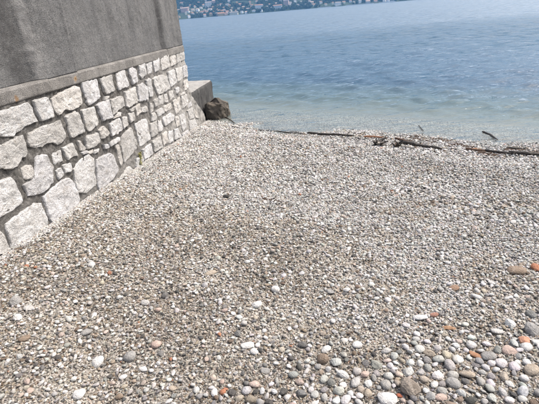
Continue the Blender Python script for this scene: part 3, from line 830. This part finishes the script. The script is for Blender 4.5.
def chunk(px, py, wpx, hpx, seed, mat, label, rz=0., tilt=.3, planes=7):
    p = hit(px, py); d = float(np.linalg.norm(p - np.array([0, 0, H]))); s = d / F
    o = newobj('driftwood_stump', None, None, label, 'driftwood'); o.location = tuple(p)
    b = newobj('root_body', rock_mesh((wpx * s * .42, wpx * s * .22, hpx * s * .3), seed, mat, 3, planes, 'root_body'), o); b.location = (0, 0, hpx * s * .3); b.rotation_euler = (0, tilt, rz)
    for k in range(11):
        a = rng.uniform(0, 6.28); e = np.array([math.cos(a) * wpx * s * .75, math.sin(a) * wpx * s * .5, hpx * s * rng.uniform(-.35, .75)])
        kk = np.linspace(0, 1, 6)[:, None]; tp = np.array([0, 0, hpx * s * .3]) + kk * e + kk * (1 - kk) * rng.normal(0, .05, 3)
        V, Fc = tube(tp, list(.02 * (1 - .65 * kk[:, 0])), 6, .15); newobj('root', mesh('root', V, Fc, M_WOOD_G if k % 3 == 2 else M_WOOD_D), o)
branch([(307, 134.2), (330, 136), (354, 137.2)], .02, M_WOOD_D, 'thick near-black branch with an upright twig at the water edge, centre', twigs=[(.86, .07, .03, .085, .008), (.5, .1, -.05, .02, .006)])
branch([(276, 132), (292, 133.8), (306, 134.6)], .011, M_WOOD_D, 'thin dark stick left of the thick near-black branch at the water edge')
branch([(289, 131.2), (299, 131.6)], .009, M_WOOD_D, 'short dark stick floating just above the thin stick, centre', z=WATER + .006)
branch([(257, 130.6), (270, 131.6), (280, 132.6)], .009, M_WOOD_D, 'thin dark twig on the waterline below the open water, left of centre', twigs=[(.4, .1, .1, .02, .005)])
branch([(231, 127), (241, 129), (252, 129.6)], .01, M_WOOD_D, 'dark twig on the waterline just right of the shore rock', twigs=[(.6, .12, .02, .03, .005)])
branch([(218, 119.5), (227, 120.5), (235, 124.5)], .014, M_WOOD_D, 'curved dark stick lying in front of the shore rock', twigs=[(.4, -.1, -.05, .03, .006)])
branch([(364, 137.8), (376, 138.2), (388, 139.2)], .017, M_WOOD_O, 'straight reddish-orange stick at the waterline, right of the black branch')
branch([(356, 138.2), (366, 140.3)], .009, M_WOOD_D, 'small dark stick under the left end of the reddish stick')
chunk(379, 146, 12, 8, 71, M_WOOD_M, 'pale and dark gnarled driftwood lump below the reddish stick', .5, .5)
branch([(374, 146.5), (381, 143), (386, 139.8)], .02, M_WOOD_D, 'dark bent branch leaning over the gnarled driftwood lump', lift=1.3)
chunk(396, 147.5, 8, 8, 72, M_WOOD_B, 'small dark root lump right of the gnarled driftwood lump', 1.2, .2)
branch([(395, 139.8), (409, 144), (424, 147.6)], .02, M_WOOD_B, 'upper reddish-brown branch of the driftwood pile, right of centre', twigs=[(.5, .12, .05, .04, .007), (.8, .1, -.06, .03, .006)])
branch([(402, 144.3), (420, 147.6), (442, 151)], .026, M_WOOD_D, 'long dark log of the driftwood pile, right of centre', twigs=[(.3, .14, .02, .04, .008)])
branch([(401, 141), (414, 142.2)], .01, M_WOOD_D, 'short dark twig above the driftwood pile')
branch([(398, 146), (408, 149), (418, 150.5)], .014, M_WOOD_G, 'grey stick at the foot of the driftwood pile')
branch([(417, 145.4), (428, 148.6), (439, 149.2)], .015, M_WOOD_B, 'brown stick lying along the long dark log')
branch([(466, 150.3), (476, 151.6), (487, 152)], .018, M_WOOD_B, 'brown stick at the waterline left of the right-hand log')
branch([(450, 150), (458, 150.4)], .012, M_WOOD_D, 'short dark stick right of the driftwood pile')
branch([(471, 150.4), (478, 150)], .012, M_WOOD_O, 'short orange-brown stick among the strand litter at right')
branch([(484, 151.8), (498, 154), (512, 155.2)], .02, M_WOOD_D, 'dark stick joining the log at the right edge')
branch([(506, 149.4), (514, 149.8), (522, 150)], .018, M_WOOD_D, 'short thick dark stick lying in the wet gravel, right')
branch([(508, 154.2), (524, 155.6), (545, 157)], .026, M_WOOD_D, 'dark log running out of the picture at the right edge of the waterline', twigs=[(.3, -.08, -.06, .03, .008)])
branch([(482.5, 131.6), (490, 134.6), (498, 140)], .017, M_WOOD_D, 'dark bent stick sticking out of the shallow water at right', z=WATER + .012)
branch([(418.5, 125), (420.5, 128), (424, 131)], .008, M_WOOD_D, 'thin dark twig standing in the shallow water, right of centre', z=WATER + .012)
branch([(210, 271), (213, 276)], .006, M_WOOD_G, 'short pale stick beside the long curved beige stone')
branch([(262, 199), (283, 203)], .006, M_WOOD_B, 'thin brown twig on the upper beach, middle')
branch([(430, 182), (452, 184.5)], .007, M_WOOD_D, 'thin dark twig on the upper beach, right of centre')
branch([(318, 229), (331, 236)], .005, M_WOOD_B, 'short brown twig in the middle of the beach')
# litter too small to tell apart
V = []; Fc = []
for k in range(1700):
    t = -abs(float(rng.uniform(-5.2, .6))) if rng.uniform() < .9 else .3
    t = float(rng.uniform(-1.2, 6.)) * -1 + .8 if k % 2 else float(rng.uniform(-4.6, -1.2))
    qs = np.arange(5.2, 7.2, .02); gx = qs * QX - t * QY; gy = qs * QY + t * QX
    lo = np.nonzero(ground(gx, gy) < WATER + .006)[0]; q = float(qs[lo[0]]) if len(lo) else 6.
    q += float(rng.normal(-.06, .05))
    if rng.uniform() < .18: q -= abs(float(rng.normal(0, .45)))
    x = q * QX - t * QY; y = q * QY + t * QX   # t runs along the shore
    if not bool(inside(np.array(x), np.array(y), .1)): continue
    L = float(rng.gamma(2., .014)) + .01; a = float(rng.normal(-.65, .5)); z = float(ground(x, y)) + .014
    p = Vector((x, y, z)); dvec = Vector((math.cos(a), math.sin(a), float(rng.normal(0, .12)))) * L
    v, f = tube([p - dvec, p + Vector(rng.normal(0, .004, 3)), p + dvec], [.002, .0035, .0015] if rng.uniform() < .7 else [.006, .009, .004], 4)
    i = len(V); V += v; Fc += [tuple(i + k_ for k_ in ff) for ff in f]
newobj('strand_litter', mesh('strand_litter', V, Fc, M_WOOD_L), label='line of small brown twigs and bark left along the waterline', kind='stuff')

# ------------------------------------------------------------------ lake
def m_water():
    t = NT('lake_water'); p = t.n('NewGeometry').outputs['Position']
    dep = t.n('Attribute', attribute_name='depth').outputs['Fac']
    def wav(sx, sy, sc, det=3): 
        return t.noise(t.n('Mapping', {'Vector': p, 'Rotation': (0, 0, -.25), 'Scale': (sx, sy, 1.)}).outputs[0], sc, det, .55)
    h = t.math('ADD', t.math('MULTIPLY', wav(.5, 1.4, 2.6), .2), t.math('MULTIPLY', wav(.5, 1.3, 7), .06))
    h = t.math('ADD', h, t.math('MULTIPLY', wav(.35, 1.2, .35, 4), .12))
    h = t.math('ADD', h, t.math('MULTIPLY', wav(.8, 1.1, 22, 2), .005))
    calm = t.n('MapRange', {0: dep, 1: 0., 2: .5, 3: .75, 4: 1.}).outputs[0]
    nb = t.n('Bump', {'Height': h, 'Strength': t.math('MULTIPLY', calm, .62), 'Distance': 1.}).outputs[0]
    # open water: choppy facets given directly as slopes, so that they hold far out
    def slope(sx, sy, sc_, amp):
        nz = t.n('TexNoise', {'Vector': t.n('Mapping', {'Vector': p, 'Rotation': (0, 0, -.2), 'Scale': (sx, sy, 1.)}).outputs[0], 'Scale': sc_, 'Detail': 3., 'Roughness': .6}).outputs['Color']
        v = t.n('VectorMath', {0: nz, 1: (.5, .5, .5)}, operation='SUBTRACT').outputs[0]
        return t.n('VectorMath', {0: v, 1: (amp * .6, amp, 0.)}, operation='MULTIPLY').outputs[0]
    sl = t.n('VectorMath', {0: slope(.35, 1., 1.5, .95), 1: slope(.4, 1., .14, .2)}, operation='ADD').outputs[0]
    sl = t.n('VectorMath', {0: sl, 1: (0., 0., 1.)}, operation='ADD').outputs[0]
    fn = t.n('VectorMath', {0: sl}, operation='NORMALIZE').outputs[0]
    far = t.n('MapRange', {0: t.n('SeparateXYZ', {0: p}).outputs[1], 1: 5., 2: 40., 3: .2, 4: 1.}).outputs[0]
    nb = t.n('VectorMath', {0: t.n('Mix', {'Factor': far, 4: nb, 5: fn}, data_type='VECTOR').outputs[1]}, operation='NORMALIZE').outputs[0]
    k = t.math('SUBTRACT', 1., t.math('MULTIPLY', t.math('POWER', 2.718, t.math('MULTIPLY', dep, -1.9)), .72))
    # silt stirred up in the shallows, clear blue-green water further out
    deep = t.n('BsdfDiffuse', {'Color': t.ramp(dep, [(0., (.34, .37, .36)), (.12, (.26, .33, .32)), (.35, (.115, .185, .205)), (.8, (.045, .1, .16))])})
    clr = t.n('BsdfTransparent', {'Color': C4(.93, .96, .95)})
    body = t.n('MixShader', {0: k, 1: clr.outputs[0], 2: deep.outputs[0]})
    gl = t.n('BsdfGlossy', {'Color': C4(1, 1, 1), 'Roughness': t.n('MapRange', {0: t.n('SeparateXYZ', {0: p}).outputs[1], 1: 9., 2: 42., 3: .04, 4: .2}).outputs[0], 'Normal': nb})
    fr = t.n('Fresnel', {'IOR': 1.333, 'Normal': nb}).outputs[0]
    sh = t.n('MixShader', {0: fr, 1: body.outputs[0], 2: gl.outputs[0]})
    t.t.links.new(sh.outputs[0], t.out.inputs[0]); return t.m
M_WATER = m_water()
rr = [4.2]
while rr[-1] < 70: rr.append(rr[-1] * 1.0056)
while rr[-1] < 2100: rr.append(rr[-1] * 1.03)
rr = np.array(rr); th = np.radians(np.concatenate([np.arange(-80, -46, 1.), np.arange(-46, 14, .16), np.arange(14, 75, 1.)]))
Rg, Tg = np.meshgrid(rr, -th, indexing='ij'); X = Rg * np.sin(Tg); Y = Rg * np.cos(Tg)
dep = np.clip(WATER - ground(X, Y), 0, None)
Zw = np.zeros_like(X); wr = np.random.default_rng(5)
fade = np.clip(dep / .3, .2, 1)
for k in range(70):
    lam = float(np.exp(wr.uniform(math.log(.2), math.log(1.5)))); ang = math.radians(wr.normal(205, 26)); a = .0105 * lam ** .85
    res = np.maximum(Rg * .0056, Rg * math.radians(.16)); f2 = np.clip(1.5 - res / lam * 5, 0, 1)
    ph = (X * math.sin(ang) + Y * math.cos(ang)) * 2 * math.pi / lam + wr.uniform(0, 6.28)
    grp = .55 + .9 * vnoise(X, Y, lam * 5, 200 + k)
    Zw += a * f2 * grp * (np.sin(ph) + .25 * np.sin(2 * ph))
Zw = WATER + Zw * fade
me = grid_mesh('lake', np.stack([X, Y, Zw], -1), M_WATER)
a = me.attributes.new('depth', 'FLOAT', 'POINT'); a.data.foreach_set('value', dep.reshape(-1).astype(np.float32))
lake = newobj('lake', me, kind='structure', label='rippled blue lake, clear and pale over the shallows')

# ------------------------------------------------------------------ far shore
SH = 1800.; SL = .23
def shore_y(x): return SH + 25 * vnoise(x, np.asarray(x) * 0, 160, 301) * 2
def hill(x, y):
    x = np.asarray(x, float); y = np.asarray(y, float); d = y - shore_y(x)
    z = np.where(d > 0, 2.0 * sstep(d / 6) + SL * np.clip(d - 6, 0, None), -8 * sstep(-d / 20)) + WATER
    return z + np.clip(d, 0, 200) / 200 * (16 * vnoise(x, y, 150, 302) + 30 * vnoise(x, y, 500, 303))
t = NT('far_meadow'); p = t.n('NewGeometry').outputs['Position']
t.principled(Base_Color=t.ramp(t.noise(p, .02, 4), [(.35, (.022, .038, .018)), (.6, (.034, .055, .024)), (.8, (.055, .07, .035))]), Roughness=.95)
M_MEADOW = t.m
hx = np.arange(-1600, 2600, 30.); hy = np.concatenate([[1750, 1770], np.arange(1780, 1860, 5.), np.arange(1860, 3000, 30.)])
X, Y = np.meshgrid(hx, hy, indexing='ij')
newobj('hillside', grid_mesh('hillside', np.stack([X, Y, hill(X, Y)], -1), M_MEADOW), kind='structure', label='wooded hillside of the far shore')
def hit_hill(px, py):
    r = ray(px, py); r = r / r[1]
    for yy in np.arange(1770, 2700, 2.):
        p = np.array([0, 0, H]) + r * yy
        if p[2] <= float(hill(p[0], p[1])): return p
    return p

def m_flat(name, rough=.85):
    t = NT(name); p = t.n('NewGeometry').outputs['Position']
    c = t.mix(1, t.n('ObjectInfo').outputs['Color'], t.ramp(t.noise(p, .6, 3), [(.3, (.88, .87, .86)), (.6, (1, 1, 1))]), 'MULTIPLY')
    t.principled(Base_Color=c, Roughness=rough); return t.m
M_FAC = m_flat('far_plaster'); M_ROOF = m_flat('far_roof'); M_GLASSF = m_flat('far_window', .3)
def box(x0, x1, y0, y1, z0, z1):
    v = [(x0, y0, z0), (x1, y0, z0), (x1, y1, z0), (x0, y1, z0), (x0, y0, z1), (x1, y0, z1), (x1, y1, z1), (x0, y1, z1)]
    return v, [(0, 3, 2, 1), (4, 5, 6, 7), (0, 1, 5, 4), (1, 2, 6, 5), (2, 3, 7, 6), (3, 0, 4, 7)]
UB = mesh('house_wall', *box(-.5, .5, -.5, .5, 0, 1), M_FAC)
UR_H = mesh('house_roof', [(-.55, -.55, 0), (.55, -.55, 0), (.55, .55, 0), (-.55, .55, 0), (-.25, 0, .3), (.25, 0, .3)], [(0, 1, 5, 4), (1, 2, 5), (2, 3, 4, 5), (3, 0, 4), (0, 3, 2, 1)], M_ROOF)
UR_G = mesh('house_roof', [(-.54, -.56, 0), (.54, -.56, 0), (.54, .56, 0), (-.54, .56, 0), (-.54, 0, .32), (.54, 0, .32)], [(0, 1, 5, 4), (2, 3, 4, 5), (1, 2, 5), (3, 0, 4), (0, 3, 2, 1)], M_ROOF)
UW = mesh('house_window', *box(-.5, .5, -.5, .5, 0, 1), M_GLASSF)
HC = {'white': (.88, .875, .86), 'cream': (.8, .74, .6), 'pink': (.74, .52, .45), 'ochre': (.6, .45, .25), 'grey': (.5, .5, .5)}
RC = [(.36, .19, .12), (.3, .17, .12), (.4, .3, .25), (.25, .22, .21)]
houses = []
def house(px, py, wpx, hpx, colour, label, group=None, windows=0, cat='house', flat=False):
    p = hit_hill(px, py); s = float(p[1]) / F
    wd, ht = wpx * s * .95, hpx * s * .9; dp = min(wd, 14) * float(rng.uniform(.7, 1.0))
    o = newobj('house', None, None, label, cat, group); z = float(hill(p[0], p[1])) - 1.
    o.location = (p[0], p[1] + dp / 2, z - 1.5); rz = float(rng.normal(0, .3)); o.rotation_euler = (0, 0, rz)
    cc = HC[colour]; k = float(rng.uniform(.9, 1.1))
    b = newobj('wall', UB, o); b.scale = (wd, dp, ht + 2.5); b.color = (*[c * k for c in cc], 1)
    r = newobj('roof', UR_G if rng.uniform() < .5 else UR_H, o); r.location = (0, 0, ht + 2.5); r.scale = (wd, dp, (.25 if flat else 1) * min(wd, dp)); r.color = (*RC[int(rng.integers(4))], 1)
    if windows:
        rows = max(1, int(ht / 3.4)); 
        for i in range(rows):
            for j in range(windows):
                wn_ = newobj('window', UW, o); wn_.scale = (wd / windows * .4, .3, ht / rows * .5); wn_.location = (wd * ((j + .5) / windows - .5), -dp / 2, 2.5 + ht * (i + .28) / rows); wn_.color = (.07, .08, .1, 1)
    houses.append((p[0], p[1], wd)); return o
BIG = [(184.8, 12.5, 7, 4, 'pink', 'large pale pink building at the left of the far town, next to the wall edge', 5),
 (208.7, 7.5, 6, 4.5, 'white', 'tall white building high on the far slope, left part of the town', 4),
 (234, 15.2, 8, 2.6, 'cream', 'long low cream building on the far waterline, left of the middle', 6),
 (258.6, 9.2, 6.5, 3.6, 'white', 'broad white house above the far waterline, middle of the town', 5),
 (278, 9.2, 8, 3.4, 'white', 'big white villa standing alone on the far waterline', 6),
 (286.5, 6, 5, 5, 'pink', 'tall pink building right of the big white villa on the far shore', 4),
 (338, 5.6, 5.5, 2.8, 'white', 'white boathouse on the far waterline, right part of the shore', 4),
 (221, 16.0, 6, 2.4, 'ochre', 'low ochre house on the far waterline, left part of the town', 5),
 (368, 3.6, 4, 2.0, 'grey', 'low grey house near the right end of the far shore', 3)]
for (a, b, c, d, col, lab, nwin) in BIG: house(a, b, c, d, col, lab, None, nwin)
SMALL = """178.7,11.8 190,7 193,11.5 197.6,11.5 203.7,6.5 211,10 204.8,12 217.6,11 224.3,12 227.6,6.5 204.8,17 211,15.8 217,15.5 179,18 189,18
229.7,7.6 232.5,10 242,13.3 246.4,13.6 243.6,8.8 251.4,9.2 261.4,12 266.4,2.6 269.7,6 276.4,5 290.7,5 295,2.6 301,3.2 309.6,3.3 314,6.3 320.7,3.8 350.6,2.6 360,3.2 384.5,2.3 388,2.6
182,5 199,4 214,3.5 221,6 237,4.5 250,4 257,3 240,6.4 214,13 227,13.6 198,14.5 186,14.8 193,15.5 224,9 218,7 201,9 195,8 188,9.5 182,8.5 206,2.6 229,2.5 281,2.6 272,9 254,12 248,10.5 306,6 298,6.6 326,5.8 344,3.5 354,3.6 376,2.2 236,12.3 231,12 209,11.8 213,8.8 202,13.6 207,14 222,13.2 188,12.6 191,13.4 219,12.6 226,15 239,11 263,6.5 252,6.6 267,8.6 312,4.4 333,4.6"""
keys = ['white', 'white', 'cream', 'white', 'pink', 'cream', 'white', 'ochre']
small = []
for k, tok in enumerate(SMALL.split()):
    a, b = map(float, tok.split(',')); col = keys[int(rng.integers(len(keys)))]
    small.append((house(a, b, float(rng.uniform(1.8, 3.4)), float(rng.uniform(1.4, 2.5)), col, 'small ' + col + ' house among trees in the town on the far shore', 'small ' + col + ' houses of the far town'), a, b, col))
BM = ['large pink building', 'tall white building', 'long cream building', 'broad white house', 'white villa', 'tall pink building', 'white boathouse', 'low ochre house', 'low grey house']
relate(small, [(b_[0], b_[1] - 1, n_) for b_, n_ in zip(BIG, BM)], lambda o, k, s, n: f'{o}small {k} house {s} the {n} across the lake')
# pale quay walls on the far waterline
for (xa, ya, xb, yb, lab) in [(318, 8.1, 331, 7.1, 'pale quay wall on the far waterline left of the boathouse'), (345, 5.9, 374, 3.4, 'long pale quay wall on the far waterline right of the boathouse'), (379, 2.9, 391, 1.9, 'short pale quay wall at the right end of the far shore')]:
    pa, pb = hit_hill(xa, ya + .4), hit_hill(xb, yb + .4)
    ym = min(float(np.min(shore_y(np.linspace(pa[0], pb[0], 9)))), 1800) - 2
    v, f = box(pa[0], pb[0], ym, ym + 3, WATER - 2, WATER + 2.4); ctr = np.array([(pa[0] + pb[0]) / 2, ym, WATER])
    q = newobj('quay_wall', mesh('quay_wall', np.array(v) - ctr, f, M_FAC), None, lab, 'wall'); q.location = tuple(ctr); q.color = (.6, .59, .56, 1)
# small white passenger boat
boat = newobj('passenger_boat', None, None, 'small white boat on the water near the right end of the far shore', 'boat')
r = ray(392.5, 2.6); r = r / r[1]; bp = r * 1500.; boat.location = (bp[0], 1500., WATER)
L = 20.
prof = [(-.5, .0), (-.5, .09), (.34, .09), (.5, 0)]
V = []; Fc = []
for k, (z, wv, fx) in enumerate([(-.6, .5, .9), (.6, .85, .97), (2.0, 1., 1.0)]):
    for (u, hw) in [(-.5, .12), (-.2, .14), (.2, .13), (.38, .07), (.5, .004), (.38, -.07), (.2, -.13), (-.2, -.14), (-.5, -.12)]:
        V.append((u * L * fx, hw * L * wv, z))
for k in range(2):
    for j in range(9): Fc.append((k * 9 + j, k * 9 + (j + 1) % 9, (k + 1) * 9 + (j + 1) % 9, (k + 1) * 9 + j))
Fc.append(tuple(range(18, 27))); Fc.append(tuple(range(9))[::-1])
hu = newobj('hull', mesh('hull', V, Fc, M_FAC), boat); hu.color = (.8, .8, .8, 1)
v, f = box(-7, 4, -1.9, 1.9, 2., 4.3); cb = newobj('cabin', mesh('cabin', v, f, M_FAC), boat); cb.color = (.78, .78, .78, 1)
v, f = box(-6.5, 4.2, -1.93, 1.93, 3., 3.8); cw = newobj('cabin_window', mesh('cabin_window', v, f, M_GLASSF), cb); cw.color = (.06, .08, .1, 1)
v, f = box(-7.4, 4.4, -2.1, 2.1, 4.3, 4.5); cr = newobj('cabin_roof', mesh('cabin_roof', v, f, M_FAC), boat); cr.color = (.8, .8, .8, 1)

# woods between the houses
def m_tree():
    t = NT('far_foliage'); c = t.n('Attribute', attribute_name='col', attribute_type='INSTANCER').outputs['Color']; p = t.n('NewGeometry').outputs['Position']
    t.principled(Base_Color=t.mix(1, c, t.ramp(t.noise(p, .35, 3), [(.3, (.6, .6, .6)), (.65, (1.2, 1.2, 1.1))]), 'MULTIPLY'), Roughness=.9); return t.m
M_TREE = m_tree()
def tree_mesh(seed, conifer=False):
    r = np.random.default_rng(seed); V = []; Fc = []
    for k in range(26):
        if conifer:
            zc = r.uniform(.12, 1.); rad = .32 * (1.05 - zc); a = r.uniform(0, 6.28); c = np.array([math.cos(a) * rad * .7, math.sin(a) * rad * .7, zc]); s = .13
        else:
            n = r.normal(size=3); n /= np.linalg.norm(n); c = np.array([0, 0, .58]) + n * np.array([.36, .36, .34]) * r.uniform(.4, 1.); s = r.uniform(.13, .22)
        o = len(V); D = r.normal(0, .18, (6, 3))
        for j, d in enumerate([(1, 0, 0), (-1, 0, 0), (0, 1, 0), (0, -1, 0), (0, 0, 1), (0, 0, -1)]): V.append(c + (np.array(d) + D[j]) * s)
        for f in [(0, 2, 4), (2, 1, 4), (1, 3, 4), (3, 0, 4), (2, 0, 5), (1, 2, 5), (3, 1, 5), (0, 3, 5)]: Fc.append(tuple(o + q for q in f))
    v, f = tube([(0, 0, 0), (0, 0, .5)], [.03, .02], 5); o = len(V); V += v; Fc += [tuple(o + q for q in ff) for ff in f]
    return mesh('far_tree', V, Fc, M_TREE)
TM = [tree_mesh(900 + k, k == 3) for k in range(4)]
n = 30000; x = rng.uniform(-900, 1100, n); y = 1800 + rng.uniform(-20, 640, n)
k = y > shore_y(x) + 3; x, y = x[k], y[k]
keep = np.ones(len(x), bool)
for (hx_, hy_, wd) in houses:
    keep &= ~((np.abs(x - hx_) < wd * .5) & (y > hy_ - 12) & (y < hy_ + 12))
keep &= (vnoise(x, y, 70, 310) > -.3)
x, y = x[keep], y[keep]; n = len(x)
hgt = rng.uniform(6, 13, n); sc_ = np.stack([hgt * rng.uniform(.8, 1.2, n), hgt * rng.uniform(.8, 1.2, n), hgt], 1)
g = rng.uniform(.6, 1.25, n)[:, None] * np.where(rng.uniform(size=n)[:, None] < .25, np.array([.055, .075, .03]), np.array([.024, .044, .02]))
gn_scatter('far_wood', np.stack([x, y, hill(x, y) - .3], 1), np.stack([x * 0, x * 0, rng.uniform(0, 6.28, n)], 1), sc_, g, rng.integers(0, 4, n), TM, 'dark green trees covering the slope of the far shore')

# ------------------------------------------------------------------ haze over the lake
t = NT('haze_air')
vol = t.n('VolumePrincipled', {'Color': C4(.2, .52, 1), 'Density': .00019, 'Anisotropy': .2})
t.t.links.new(vol.outputs[0], t.out.inputs['Volume'])
v, f = box(-2600, 2700, -60, 3100, -30, 380)
newobj('haze', mesh('haze', v, f, t.m), kind='stuff', label='pale blue air haze over the lake')

sc.cycles.max_bounces = 8; sc.cycles.transparent_max_bounces = 16; sc.cycles.volume_bounces = 0
sc.cycles.use_denoising = True
